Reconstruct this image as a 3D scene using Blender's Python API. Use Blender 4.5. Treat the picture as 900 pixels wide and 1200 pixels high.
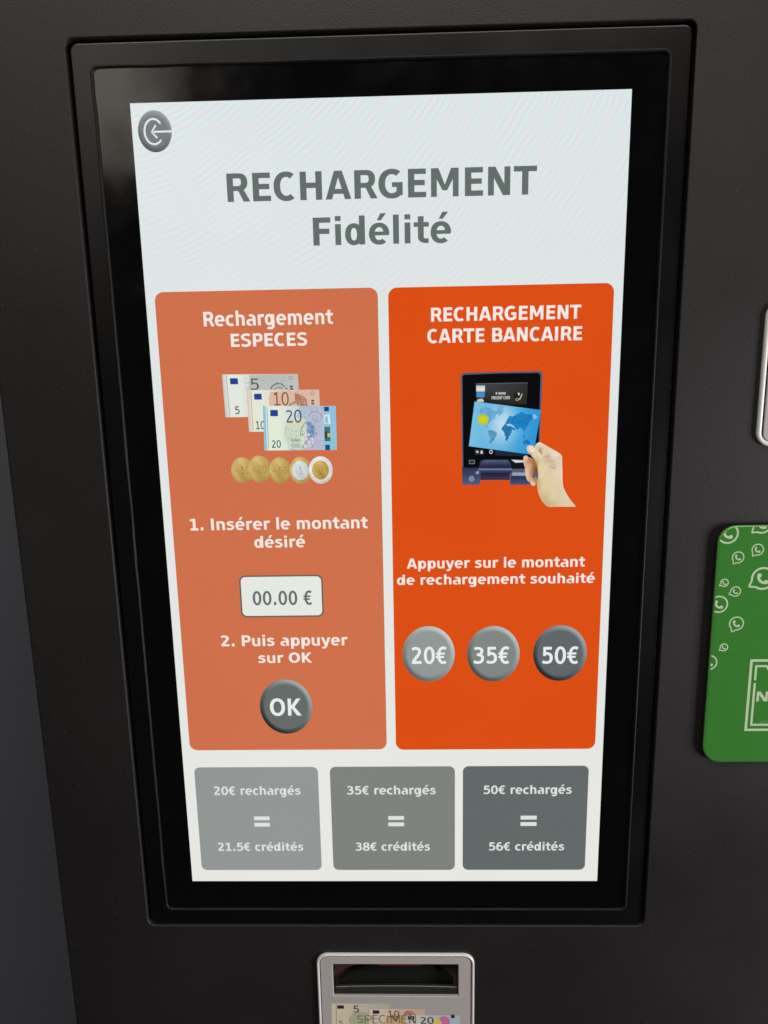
import bpy, bmesh, math
from mathutils import Matrix, Vector

# ------------------------------------------------------------------ scene, camera, light
S = bpy.context.scene
for o in list(bpy.data.objects):
    bpy.data.objects.remove(o)
C = S.collection

cam = bpy.data.cameras.new("camera")
cam.sensor_fit = 'HORIZONTAL'
cam.sensor_width = 36.0
cam.lens = 35.68
cam.clip_start = 0.01
cam.clip_end = 100.0
co = bpy.data.objects.new("camera", cam)
C.objects.link(co)
# world: x right, z up, the screen faces -y and lies on y = 0
co.matrix_world = Matrix((
    (0.99953498, 0.01364432, 0.02727007, 0.01218),
    (0.02386887, 0.20645071, -0.97816583, -0.49577),
    (-0.01897633, 0.97836186, 0.20602903, 0.11741),
    (0, 0, 0, 1)))
S.camera = co

W = bpy.data.worlds.new("World")
S.world = W
W.use_nodes = True
W.node_tree.nodes["Background"].inputs[0].default_value = (0.90, 0.94, 1.0, 1)
W.node_tree.nodes["Background"].inputs[1].default_value = 0.03


def area(name, loc, target, sx, sy, power, col, spread=180):
    l = bpy.data.lights.new(name, 'AREA')
    l.shape = 'RECTANGLE'
    l.size, l.size_y = sx, sy
    l.energy = power
    l.color = col
    l.spread = math.radians(spread)
    ob = bpy.data.objects.new(name, l)
    ob.location = loc
    d = Vector(target) - Vector(loc)
    ob.rotation_euler = d.to_track_quat('-Z', 'Y').to_euler()
    C.objects.link(ob)
    return ob


area("ceiling_lamp", (0.08, -1.25, 1.78), (0.0, 0, 0.1), 2.2, 0.7, 42.0, (1.0, 0.93, 0.85))
area("side_lamp", (2.3, -1.0, -0.55), (0.2, 0, -0.3), 0.7, 0.9, 62.0, (1.0, 0.96, 0.97))
area("left_lamp", (-0.80, -1.5, 0.90), (-0.2, 0, 0.25), 0.5, 0.62, 2.2, (1.0, 0.92, 0.80))  # unseen source, placed for its soft reflection in the upper left glass

S.view_settings.view_transform = 'Standard'
S.view_settings.look = 'None'
S.view_settings.exposure = 0.0
S.view_settings.gamma = 1.0
S.render.engine = 'CYCLES'
S.cycles.filter_width = 1.55

# ------------------------------------------------------------------ materials
def lin(c):
    out = []
    for v in c:
        v = v / 255.0
        out.append(v / 12.92 if v <= 0.04045 else ((v + 0.055) / 1.055) ** 2.4)
    return out


def new_mat(name, col, rough=0.5, spec=0.5, metal=0.0):
    m = bpy.data.materials.new(name)
    m.use_nodes = True
    b = m.node_tree.nodes["Principled BSDF"]
    b.inputs["Base Color"].default_value = (*col, 1)
    b.inputs["Roughness"].default_value = rough
    b.inputs["Specular IOR Level"].default_value = spec
    b.inputs["Metallic"].default_value = metal
    return m, m.node_tree, b


def nd(nt, t, **kw):
    n = nt.nodes.new(t)
    for k, v in kw.items():
        if k.startswith("i_"):
            n.inputs[k[2:].replace("_", " ")].default_value = v
        else:
            setattr(n, k, v)
    return n


def mat_powder():
    """dark powder-coated sheet metal: fine orange-peel grain, tiny flecks, faint wiping marks"""
    m, nt, b = new_mat("powder_coat", (0.036, 0.034, 0.032), 0.52, 0.45)
    tc = nd(nt, "ShaderNodeTexCoord")
    n1 = nd(nt, "ShaderNodeTexNoise", i_Scale=1250.0, i_Detail=2.0)
    n2 = nd(nt, "ShaderNodeTexNoise", i_Scale=5.0, i_Detail=4.0)
    v = nd(nt, "ShaderNodeTexVoronoi", i_Scale=120.0)
    nt.links.new(tc.outputs["Object"], n1.inputs["Vector"])
    nt.links.new(tc.outputs["Object"], n2.inputs["Vector"])
    nt.links.new(tc.outputs["Object"], v.inputs["Vector"])
    bp = nd(nt, "ShaderNodeBump", i_Strength=0.26, i_Distance=0.0004)
    nt.links.new(n1.outputs["Fac"], bp.inputs["Height"])
    nt.links.new(bp.outputs["Normal"], b.inputs["Normal"])
    mr = nd(nt, "ShaderNodeMapRange")
    mr.inputs[1].default_value = 0.3
    mr.inputs[2].default_value = 0.7
    mr.inputs[3].default_value = 0.44
    mr.inputs[4].default_value = 0.62
    nt.links.new(n2.outputs["Fac"], mr.inputs[0])
    nt.links.new(mr.outputs[0], b.inputs["Roughness"])
    # pale flecks and grain
    fl = nd(nt, "ShaderNodeMath", operation='LESS_THAN')
    fl.inputs[1].default_value = 0.042
    nt.links.new(v.outputs["Distance"], fl.inputs[0])
    g = nd(nt, "ShaderNodeMapRange")
    g.inputs[1].default_value = 0.25
    g.inputs[2].default_value = 0.75
    nt.links.new(n1.outputs["Fac"], g.inputs[0])
    mx = nd(nt, "ShaderNodeMix", data_type='RGBA')
    mx.inputs[6].default_value = (0.0060, 0.0050, 0.0050, 1)
    mx.inputs[7].default_value = (0.0102, 0.0088, 0.0088, 1)
    nt.links.new(g.outputs[0], mx.inputs[0])
    mx2 = nd(nt, "ShaderNodeMix", data_type='RGBA')
    mx2.inputs[7].default_value = (0.055, 0.051, 0.048, 1)
    nt.links.new(fl.outputs[0], mx2.inputs[0])
    nt.links.new(mx.outputs[2], mx2.inputs[6])
    nt.links.new(mx2.outputs[2], b.inputs["Base Color"])
    return m


def mat_noisy(name, col, rough, bump=0.1, scale=700.0, spec=0.5, metal=0.0, rvar=0.08, big=8.0):
    m, nt, b = new_mat(name, col, rough, spec, metal)
    tc = nd(nt, "ShaderNodeTexCoord")
    n1 = nd(nt, "ShaderNodeTexNoise", i_Scale=scale, i_Detail=2.0)
    n2 = nd(nt, "ShaderNodeTexNoise", i_Scale=big, i_Detail=5.0)
    nt.links.new(tc.outputs["Object"], n1.inputs["Vector"])
    nt.links.new(tc.outputs["Object"], n2.inputs["Vector"])
    bp = nd(nt, "ShaderNodeBump", i_Strength=bump, i_Distance=0.0004)
    nt.links.new(n1.outputs["Fac"], bp.inputs["Height"])
    nt.links.new(bp.outputs["Normal"], b.inputs["Normal"])
    mr = nd(nt, "ShaderNodeMapRange")
    mr.inputs[1].default_value = 0.3
    mr.inputs[2].default_value = 0.7
    mr.inputs[3].default_value = max(0.02, rough - rvar)
    mr.inputs[4].default_value = rough + rvar
    nt.links.new(n2.outputs["Fac"], mr.inputs[0])
    nt.links.new(mr.outputs[0], b.inputs["Roughness"])
    return m


def mat_screen():
    """the lit picture: pixel colours come from the mesh, camera moire is painted in as a faint ripple of lines and tint"""
    m, nt, b = new_mat("lit_screen", (0, 0, 0), 0.22, 0.35)
    L = nt.links.new
    at = nd(nt, "ShaderNodeVertexColor", layer_name="pixels")
    tc = nd(nt, "ShaderNodeTexCoord")

    def math_(op, x, y=None, z=None):
        n = nd(nt, "ShaderNodeMath", operation=op)
        for i, v in enumerate((x, y, z)):
            if v is None:
                continue
            if isinstance(v, (int, float)):
                n.inputs[i].default_value = v
            else:
                L(v, n.inputs[i])
        return n.outputs[0]

    ds = nd(nt, "ShaderNodeVectorMath", operation='DISTANCE')
    ds.inputs[1].default_value = (-0.20, 0.0, 0.42)
    L(tc.outputs["Object"], ds.inputs[0])
    d = ds.outputs["Value"]
    nz = nd(nt, "ShaderNodeTexNoise", i_Scale=9.0, i_Detail=3.0)
    L(tc.outputs["Object"], nz.inputs["Vector"])
    n = nz.outputs["Fac"]
    nf = nd(nt, "ShaderNodeTexNoise", i_Scale=55.0, i_Detail=2.0)
    L(tc.outputs["Object"], nf.inputs["Vector"])
    fine = math_('SINE', math_('MULTIPLY_ADD', n, 38.0, math_('MULTIPLY', d, 1750.0)))
    coarse = math_('SINE', math_('MULTIPLY_ADD', n, 13.0, math_('MULTIPLY', d, 520.0)))
    sep = nd(nt, "ShaderNodeSeparateXYZ")
    L(tc.outputs["Object"], sep.inputs[0])
    fade = nd(nt, "ShaderNodeMapRange")
    fade.inputs[1].default_value = 0.02
    fade.inputs[2].default_value = 0.26
    fade.inputs[3].default_value = 0.10
    fade.inputs[4].default_value = 1.0
    L(sep.outputs["Z"], fade.inputs[0])
    topf = nd(nt, "ShaderNodeMapRange")
    topf.inputs[1].default_value = 0.17
    topf.inputs[2].default_value = 0.27
    L(sep.outputs["Z"], topf.inputs[0])
    pm = nd(nt, "ShaderNodeMapRange")
    pm.inputs[1].default_value = 0.38
    pm.inputs[2].default_value = 0.66
    L(nf.outputs["Fac"], pm.inputs[0])
    patch = math_('MULTIPLY', fade.outputs[0], pm.outputs[0])
    rip = math_('MULTIPLY', math_('MULTIPLY', fine, patch), 0.042)
    tint = math_('MULTIPLY', math_('MULTIPLY', coarse, topf.outputs[0]), 0.030)
    mura = math_('MULTIPLY_ADD', n, 0.06, 0.97)
    base = math_('ADD', rip, mura)
    cmb = nd(nt, "ShaderNodeCombineColor")
    L(math_('ADD', base, tint), cmb.inputs[0])
    L(math_('MULTIPLY_ADD', tint, -0.55, base), cmb.inputs[1])
    L(base, cmb.inputs[2])
    mx = nd(nt, "ShaderNodeMix", data_type='RGBA', blend_type='MULTIPLY', clamp_result=False)
    mx.inputs[0].default_value = 1.0
    L(at.outputs["Color"], mx.inputs[6])
    L(cmb.outputs[0], mx.inputs[7])
    L(mx.outputs[2], b.inputs["Emission Color"])
    b.inputs["Emission Strength"].default_value = 1.0
    return m


def mat_print(name, rough=0.3, noise=0.08):
    """printed or dyed surface, ink colours on the mesh"""
    m, nt, b = new_mat(name, (1, 1, 1), rough, 0.5)
    at = nd(nt, "ShaderNodeVertexColor", layer_name="pixels")
    tc = nd(nt, "ShaderNodeTexCoord")
    n = nd(nt, "ShaderNodeTexNoise", i_Scale=14.0, i_Detail=6.0)
    nt.links.new(tc.outputs["Object"], n.inputs["Vector"])
    mr = nd(nt, "ShaderNodeMapRange")
    mr.inputs[1].default_value = 0.3
    mr.inputs[2].default_value = 0.7
    mr.inputs[3].default_value = rough - noise
    mr.inputs[4].default_value = rough + noise
    nt.links.new(n.outputs["Fac"], mr.inputs[0])
    nt.links.new(mr.outputs[0], b.inputs["Roughness"])
    nt.links.new(at.outputs["Color"], b.inputs["Base Color"])
    return m


M_POWDER = mat_powder()
M_FRAME = mat_noisy("satin_black_plastic", (0.0016, 0.0014, 0.0015), 0.34, 0.06, 1100.0, 0.42, 0.0, 0.07)
M_GASKET = mat_noisy("dark_sealant", (0.006, 0.006, 0.006), 0.55, 0.05, 900.0, 0.22)
M_GLASS = mat_noisy("black_glass", (0.0015, 0.0013, 0.0015), 0.135, 0.0, 200.0, 0.5, 0.0, 0.08, 30.0)
M_GAP = new_mat("dark_recess", (0.004, 0.004, 0.004), 0.8, 0.2)[0]
M_SILVER = mat_noisy("silver_rim", (0.70, 0.69, 0.68), 0.38, 0.05, 900.0, 0.5, 0.1)
M_GREY = mat_noisy("grey_faceplate", (0.38, 0.36, 0.357), 0.45, 0.10, 1300.0, 0.5, 0.0)
M_SLOT = mat_noisy("black_slot_plastic", (0.010, 0.008, 0.008), 0.28, 0.05, 500.0)
M_LIP = mat_noisy("dark_grey_slot_lip", (0.026, 0.025, 0.024), 0.35, 0.06, 700.0)
M_REDLENS = new_mat("dark_red_lens", (0.15, 0.010, 0.028), 0.35, 0.5)[0]
M_MAROON = mat_noisy("maroon_slot_back", (0.075, 0.030, 0.034), 0.35, 0.05, 500.0)
M_SCREEN = mat_screen()
M_PRINT = mat_print("printed_sticker", 0.35)
M_SIGN = mat_print("green_gloss_plastic", 0.22, 0.06)
M_WALL = mat_noisy("blue_grey_paint", (0.078, 0.082, 0.098), 0.6, 0.15, 400.0)

# ------------------------------------------------------------------ objects
def link(name, me, mats, parent=None):
    o = bpy.data.objects.new(name, me)
    C.objects.link(o)
    for m in (mats if isinstance(mats, (list, tuple)) else [mats]):
        me.materials.append(m)
    if parent:
        o.parent = parent
    return o


def rrect(x0, x1, z0, z1, r, n=8):
    """rounded rectangle, counter-clockwise seen from the front; r is one radius or (tl, tr, br, bl)"""
    if not isinstance(r, (tuple, list)):
        r = (r, r, r, r)
    pts = []
    for cx, cz, a0, rr in ((x1, z1, 0, r[1]), (x0, z1, 90, r[0]), (x0, z0, 180, r[3]), (x1, z0, 270, r[2])):
        sx = -1 if cx == x1 else 1
        sz = -1 if cz == z1 else 1
        for k in range(n + 1):
            a = math.radians(a0 + 90.0 * k / n)
            pts.append((cx + sx * rr + rr * math.cos(a), cz + sz * rr + rr * math.sin(a)))
    return pts


def loft(name, loops, mats, parent=None, cap_first=False, cap_last=False, midx=None, smooth=False, side=0, jit=None):
    """mm loops [(x0,x1,z0,z1,r,y), ...] joined one to the next into one skin"""
    bm = bmesh.new()
    rows = []
    for (x0, x1, z0, z1, r, y) in loops:
        pts = rrect(x0, x1, z0, z1, r)
        if side:        # extra points along the straight sides
            q = []
            for i, a in enumerate(pts):
                q.append(a)
                if i % 9 == 8:
                    b_ = pts[(i + 1) % len(pts)]
                    q += [(a[0] + (b_[0] - a[0]) * k / side, a[1] + (b_[1] - a[1]) * k / side) for k in range(1, side)]
            pts = q
        if jit:
            pts = [jit(len(rows), x, z) for x, z in pts]
        rows.append([bm.verts.new((x / 1000, y / 1000, z / 1000)) for x, z in pts])
    n = len(rows[0])
    for k in range(len(rows) - 1):
        for i in range(n):
            j = (i + 1) % n
            f = bm.faces.new((rows[k][i], rows[k][j], rows[k + 1][j], rows[k + 1][i]))
            f.material_index = midx[k] if midx else 0
            f.smooth = smooth
    if cap_first:
        bm.faces.new(rows[0])
    if cap_last:
        f = bm.faces.new(rows[-1])
        f.material_index = midx[-1] if midx else 0
    bmesh.ops.recalc_face_normals(bm, faces=bm.faces)
    # open shells: make the front faces look towards -y
    acc = sum(f.normal.y * f.calc_area() for f in bm.faces)
    if acc > 0 and not (cap_first and cap_last):
        bmesh.ops.reverse_faces(bm, faces=bm.faces)
    me = bpy.data.meshes.new(name)
    bm.to_mesh(me)
    bm.free()
    return link(name, me, mats, parent)


class Pic:
    """flat coloured artwork in mm on the screen plane; later pieces lie a few microns in front"""
    def __init__(self, y, step=0.004):
        self.y, self.step, self.items = y, step, []
        self.bound = None

    def poly(self, pts, col):
        cols = col if isinstance(col[0], (tuple, list)) else [col] * len(pts)
        if self.bound:
            pts = clip(pts, self.bound)
            if len(pts) < 3:
                return
            cols = [cols[0]] * len(pts)
        self.items.append(([(list(pts), list(cols))]))

    def group(self, polys):
        """pieces that never overlap share a depth"""
        self.items.append(polys)

    def rect(self, x0, z0, x1, z1, col):
        self.poly([(x0, z0), (x1, z0), (x1, z1), (x0, z1)], col)

    def rrect(self, x0, x1, z0, z1, r, col):
        self.poly(rrect(x0, x1, z0, z1, r), col)

    def ell(self, cx, cz, rx, rz, col, n=40):
        self.poly([(cx + rx * math.cos(2 * math.pi * k / n), cz + rz * math.sin(2 * math.pi * k / n)) for k in range(n)], col)

    def strip(self, a, b, col, close=False):
        g = []
        n = len(a)
        for i in range(n if close else n - 1):
            j = (i + 1) % n
            q = [a[i], a[j], b[j], b[i]]
            if self.bound:
                q = clip(q, self.bound)
                if len(q) < 3:
                    continue
            g.append((q, [col] * len(q)))
        self.items.append(g)

    def arc(self, cx, cz, rx, rz, w, a0, a1, col, n=32):
        A, B = [], []
        for k in range(n + 1):
            t = math.radians(a0 + (a1 - a0) * k / n)
            A.append((cx + (rx - w / 2) * math.cos(t), cz + (rz - w / 2) * math.sin(t)))
            B.append((cx + (rx + w / 2) * math.cos(t), cz + (rz + w / 2) * math.sin(t)))
        self.strip(A, B, col)

    def line(self, pts, w, col):
        a, b = offset_line(pts, w, w)
        self.strip(a, b, col)

    def build(self, name, mat, parent):
        bm = bmesh.new()
        lay = bm.loops.layers.float_color.new("pixels")
        for k, g in enumerate(self.items):
            y = (self.y - k * self.step) / 1000
            for pts, cols in g:
                vs = [bm.verts.new((x / 1000, y, z / 1000)) for x, z in pts]
                try:
                    f = bm.faces.new(vs)
                except ValueError:
                    continue
                f.normal_update()
                for l, c in zip(f.loops, cols):
                    l[lay] = (*lin(c), 1)
                if f.normal.y > 0:
                    f.normal_flip()
        me = bpy.data.meshes.new(name)
        bm.to_mesh(me)
        bm.free()
        return link(name, me, mat, parent)


def cells(pts, step, shade):
    """cut an outline into a grid of small pieces, each corner coloured by shade(x, z)"""
    xs, zs = [q[0] for q in pts], [q[1] for q in pts]
    g = []
    nx = max(1, int(math.ceil((max(xs) - min(xs)) / step)))
    nz = max(1, int(math.ceil((max(zs) - min(zs)) / step)))
    for i in range(nx):
        for j in range(nz):
            xa, za = min(xs) + i * step, min(zs) + j * step
            q = clip(pts, [(xa, za), (xa + step, za), (xa + step, za + step), (xa, za + step)])
            clean = []
            for v in q:
                if not clean or math.hypot(v[0] - clean[-1][0], v[1] - clean[-1][1]) > 1e-5:
                    clean.append(v)
            if len(clean) > 2 and math.hypot(clean[0][0] - clean[-1][0], clean[0][1] - clean[-1][1]) < 1e-5:
                clean.pop()
            if len(clean) > 2:
                g.append((clean, [shade(*v) for v in clean]))
    return g


def hash2(x, z):
    v = math.sin(x * 127.1 + z * 311.7) * 43758.5453
    return v - math.floor(v)


def clip(pts, bound):
    out = list(pts)
    n = len(bound)
    for i in range(n):
        (ax, az), (bx, bz) = bound[i], bound[(i + 1) % n]
        if abs(ax - bx) + abs(az - bz) < 1e-9:
            continue
        inp, out = out, []
        if not inp:
            return []
        side = lambda p: (bx - ax) * (p[1] - az) - (bz - az) * (p[0] - ax)
        for k in range(len(inp)):
            p, q = inp[k - 1], inp[k]
            sp, sq = side(p), side(q)
            if (sp >= 0) != (sq >= 0):
                t = sp / (sp - sq)
                out.append((p[0] + t * (q[0] - p[0]), p[1] + t * (q[1] - p[1])))
            if sq >= 0:
                out.append(q)
    return out


def offset_line(pts, wx, wz):
    a, b = [], []
    n = len(pts)
    for i in range(n):
        p0, p1 = pts[max(0, i - 1)], pts[min(n - 1, i + 1)]
        dx, dz = p1[0] - p0[0], p1[1] - p0[1]
        L = math.hypot(dx, dz) or 1
        nx, nz = -dz / L, dx / L
        a.append((pts[i][0] + nx * wx / 2, pts[i][1] + nz * wz / 2))
        b.append((pts[i][0] - nx * wx / 2, pts[i][1] - nz * wz / 2))
    return a, b


def spline(P, n=7):
    out = []
    for i in range(len(P) - 1):
        p0, p1, p2, p3 = P[max(0, i - 1)], P[i], P[i + 1], P[min(len(P) - 1, i + 2)]
        for k in range(n):
            t = k / n
            out.append(tuple(0.5 * (2 * p1[d] + (p2[d] - p0[d]) * t + (2 * p0[d] - 5 * p1[d] + 4 * p2[d] - p3[d]) * t * t
                                    + (3 * p1[d] - p0[d] - 3 * p2[d] + p3[d]) * t ** 3) for d in (0, 1)))
    out.append(P[-1])
    return out

# ------------------------------------------------------------------ a bold humanist sans, drawn glyph by glyph (cap height 100)
class Pen:
    def __init__(self, b):
        self.b = b          # 1 = bold, about .75 = medium
        self.out = []       # list of pieces, a piece is a list of polygons

    def Q(self, *p):
        self.out.append([list(p)])

    def R(self, x0, y0, x1, y1):
        self.Q((x0, y0), (x1, y0), (x1, y1), (x0, y1))

    def VS(self, x, y0, y1, left=True, w=26):     # a stem keeps its outer side
        w *= self.b
        if left:
            self.R(x, y0, x + w, y1)
        else:
            self.R(x - w, y0, x, y1)

    def HB(self, x0, x1, y, top=True, h=19):
        h *= self.b
        if top:
            self.R(x0, y - h, x1, y)
        else:
            self.R(x0, y, x1, y + h)

    def A(self, x0, y0, x1, y1, a0, a1, V=25, H=18, e=0.92):
        V *= self.b
        H *= self.b
        cx, cy, rx, ry = (x0 + x1) / 2, (y0 + y1) / 2, (x1 - x0) / 2, (y1 - y0) / 2
        n = max(6, int(abs(a1 - a0) / 9))
        A, B = [], []
        for k in range(n + 1):
            t = math.radians(a0 + (a1 - a0) * k / n)
            c, s = math.cos(t), math.sin(t)
            c2, s2 = math.copysign(abs(c) ** e, c), math.copysign(abs(s) ** e, s)
            A.append((cx + rx * c2, cy + ry * s2))
            B.append((cx + (rx - V) * c2, cy + (ry - H) * s2))
        self.out.append([[A[i], A[i + 1], B[i + 1], B[i]] for i in range(n)])

    def P(self, pts, V=25, H=17.5):
        a, b = offset_line(spline(pts), V * self.b, H * self.b)
        self.out.append([[a[i], a[i + 1], b[i + 1], b[i]] for i in range(len(a) - 1)])


def glyph(ch, b):
    p = Pen(b)
    k = 1 - b
    w = None
    if ch == ' ': w = 46
    elif ch == 'E': w = 93; p.VS(12.5, 0, 100); p.HB(38 - 26 * k, 85, 100); p.HB(38 - 26 * k, 80.5, 61); p.HB(38 - 26 * k, 86, 0, False)
    elif ch == 'F': w = 92; p.VS(12.5, 0, 100); p.HB(38 - 26 * k, 85, 100); p.HB(38 - 26 * k, 80, 60)
    elif ch == 'H': w = 115; p.VS(12.5, 0, 100); p.VS(102, 0, 100, False); p.HB(38 - 26 * k, 77 + 26 * k, 61)
    elif ch == 'T': w = 93.6; p.HB(0.5, 93, 100); p.VS(46.8 - 13 * b, 0, 82)
    elif ch == 'I': w = 51; p.VS(12.5, 0, 100)
    elif ch == 'N': w = 115; p.VS(12.5, 0, 100, True, 24); p.VS(102, 0, 100, False, 24); p.Q((12.5, 100), (41.6, 100), (102, 0), (73, 0))
    elif ch == 'M': w = 136.5; p.VS(12.5, 0, 100, True, 23.5); p.VS(124, 0, 100, False, 23.5); p.Q((12.5, 100), (43, 100), (77, 22), (59, 22)); p.Q((124, 100), (93.5, 100), (59.5, 22), (77.5, 22))
    elif ch == 'A': w = 106; p.Q((0.5, 0), (27, 0), (53, 77), (53, 100), (37, 100)); p.Q((105.5, 0), (79, 0), (53, 77), (53, 100), (69, 100)); p.R(24, 19, 82, 36.5)
    elif ch == 'R': w = 105; p.VS(12.5, 0, 100); p.HB(36, 62, 100, True, 18); p.R(36, 38, 62, 55.5); p.A(24, 38, 97, 100, -90, 90, 26, 18, 0.85); p.Q((52, 46), (66, 51), (82, 40), (106, 0), (78, 0), (59, 36))
    elif ch == 'P': w = 99; p.VS(12.5, 0, 100); p.HB(36, 60, 100, True, 18); p.R(36, 35, 60, 53); p.A(22, 35, 96, 100, -90, 90, 26, 18, 0.85)
    elif ch == 'B': w = 104.5; p.VS(12.5, 0, 100); p.HB(36, 62, 100, True, 18); p.R(36, 42, 62, 59); p.R(36, 0, 62, 18); p.A(30, 44, 95, 100, -90, 90, 26, 17, 0.85); p.A(26, 0, 100, 58, -90, 90, 26, 18, 0.85)
    elif ch == 'D': w = 114; p.VS(12.5, 0, 100); p.HB(36, 50, 100, True, 18); p.R(36, 0, 50, 18); p.A(-8, 0, 107, 100, -90, 90, 26, 18, 0.8)
    elif ch == 'K': w = 106; p.VS(12.5, 0, 100); p.Q((36, 56), (74, 100), (104, 100), (58, 50), (36, 48)); p.Q((36, 60), (58, 52), (109, 0), (76, 0), (36, 46))
    elif ch == 'C': w = 100; p.A(5, -2, 108, 102, 52, 308, 27, 19)
    elif ch == 'G': w = 112; p.A(5, -2, 114, 102, 52, 308, 27, 19); p.R(78, 9, 103, 55); p.HB(60, 80, 55, True, 17)
    elif ch == 'O': w = 116; p.A(5, -2, 111, 102, 0, 360, 27, 19)
    elif ch == 'U': w = 112; p.VS(11, 36, 100); p.VS(101, 36, 100, False); p.A(11, -2, 101, 76, 180, 360, 26, 19)
    elif ch == 'S': w = 97; p.P([(85, 86), (66, 91.5), (46, 92), (26, 86), (20, 73), (27, 61), (48, 53), (68, 46), (78, 36), (78, 24), (70, 13), (52, 8.5), (30, 9), (11, 16)], 26, 18)
    elif ch in 'il1.,': pass
    elif ch == 'n': w = 97; p.VS(11.5, 0, 75, True, 24); p.A(20, 15, 87, 77, 0, 128, 24, 18, 0.85); p.VS(87, 0, 47, False, 24)
    elif ch == 'h': w = 97; p.VS(11.5, 0, 104, True, 24); p.A(20, 15, 87, 77, 0, 128, 24, 18, 0.85); p.VS(87, 0, 47, False, 24)
    elif ch == 'm': w = 142; p.VS(11.5, 0, 75, True, 24); p.A(20, 15, 83, 77, 0, 128, 24, 18, 0.85); p.VS(83, 0, 47, False, 24); p.A(68, 15, 131, 77, 0, 128, 24, 18, 0.85); p.VS(131, 0, 47, False, 24)
    elif ch == 'u': w = 97; p.VS(10, 30, 75, True, 24); p.A(10, -2, 77, 60, 180, 308, 24, 18, 0.85); p.VS(86, 0, 75, False, 24)
    elif ch == 'r': w = 67; p.VS(11.5, 0, 75, True, 24); p.A(18, 12, 94, 77, 74, 140, 24, 20, 0.85)
    elif ch == 'o': w = 94; p.A(5, -2, 89, 77, 0, 360, 24, 17)
    elif ch == 'c': w = 81; p.A(5, -2, 93, 77, 55, 305, 25, 18)
    elif ch in 'eé':
        w = 93; p.A(5, -2, 89, 77, -4, 312, 24, 16.5); p.HB(22, 86, 45, True, 13.5)
        if ch == 'é': p.Q((38, 85), (53, 110), (77, 110), (55, 85))
    elif ch == 'a': w = 92; p.A(8, 14, 84, 77, 0, 122, 24, 17, 0.88); p.VS(84, 0, 47, False, 24); p.A(5, -2, 76, 46, 80, 285, 24, 15, 0.85); p.R(40, 31.5, 64, 45.5)
    elif ch == 'd': w = 98; p.VS(87, 0, 104, False, 24); p.A(5, -2, 78, 77, 0, 360, 24, 17)
    elif ch == 'p': w = 98; p.VS(11.5, -28, 75, True, 24); p.A(20, -2, 93, 77, 0, 360, 24, 17)
    elif ch == 'g': w = 98; p.VS(87, -2, 75, False, 24); p.A(5, -1, 78, 77, 0, 360, 24, 17); p.A(8, -29, 87, 27, 222, 360, 24, 17, 0.85)
    elif ch == 's': w = 81; p.P([(68, 63), (52, 67.5), (36, 68), (22, 62), (19, 54), (27, 45.5), (44, 40.5), (58, 34), (64, 25), (58, 13), (44, 7.5), (27, 7.5), (9, 13)], 23, 16)
    elif ch == 't': w = 66; p.VS(19, 22, 96, True, 24); p.HB(2, 64, 75, True, 16.5); p.A(19, 0, 83, 46, 180, 270, 24, 16.5); p.R(50, 0, 63, 16.5 * b)
    elif ch == 'y': w = 89; p.Q((1, 75), (26, 75), (57, 2), (36, -4)); p.Q((88.5, 75), (64, 75), (35, -6), (58, -3)); p.P([(48, -3), (40, -14), (28, -19.5), (10, -19.5)], 22, 17)
    elif ch == '0': w = 95.4; p.A(5.5, -2, 90, 102, 0, 360, 25, 17, 0.95)
    elif ch == '2': w = 95.4; p.P([(13, 85), (30, 91.5), (48, 91.5), (65, 85), (70, 71), (60, 54), (42, 36), (20, 13)], 25, 18); p.R(11, 0, 85, 18 * b)
    elif ch == '3': w = 95.4; p.P([(14, 89), (32, 92), (50, 91.5), (67, 85), (70, 73), (63, 61), (48, 55), (32, 54)], 24, 16); p.P([(40, 54), (60, 51), (74, 42), (76, 28), (68, 14), (50, 8), (30, 8.2), (10, 13)], 25, 17)
    elif ch == '5': w = 95.4; p.HB(16, 79, 100, True, 18); p.VS(16, 46, 92, True, 22); p.P([(17, 54), (32, 60), (48, 61), (66, 55), (76, 42), (76, 25), (67, 13), (50, 8), (30, 8.2), (11, 13)], 25, 17)
    elif ch == '6': w = 95.4; p.A(6, -2, 91, 66, 0, 360, 25, 16); p.A(6, -2, 100, 102, 66, 186, 25, 17)
    elif ch == '8': w = 95.4; p.A(9, 47, 87, 102, 0, 360, 24, 15.5); p.A(5, -2, 91, 56, 0, 360, 25, 16)
    elif ch == '€': w = 95.4; p.A(12, -2, 104, 102, 56, 304, 24, 17); p.R(1, 54, 70, 54 + 13 * b); p.R(1, 34, 64, 34 + 13 * b)
    if ch == 'i': w = 47; p.VS(11.5, 0, 75, True, 24); p.R(11.5, 86, 11.5 + 24 * b, 104)
    elif ch == 'l': w = 47; p.VS(11.5, 0, 104, True, 24)
    elif ch == '1': w = 95.4; p.VS(38, 0, 100, True, 25); p.HB(15, 86, 0, False, 18); p.Q((14, 94), (38, 100), (38, 82), (14, 77))
    elif ch == '.': w = 50; p.R(12.5, 0, 12.5 + 25 * b, 25 * b)
    return w, p.out


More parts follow.
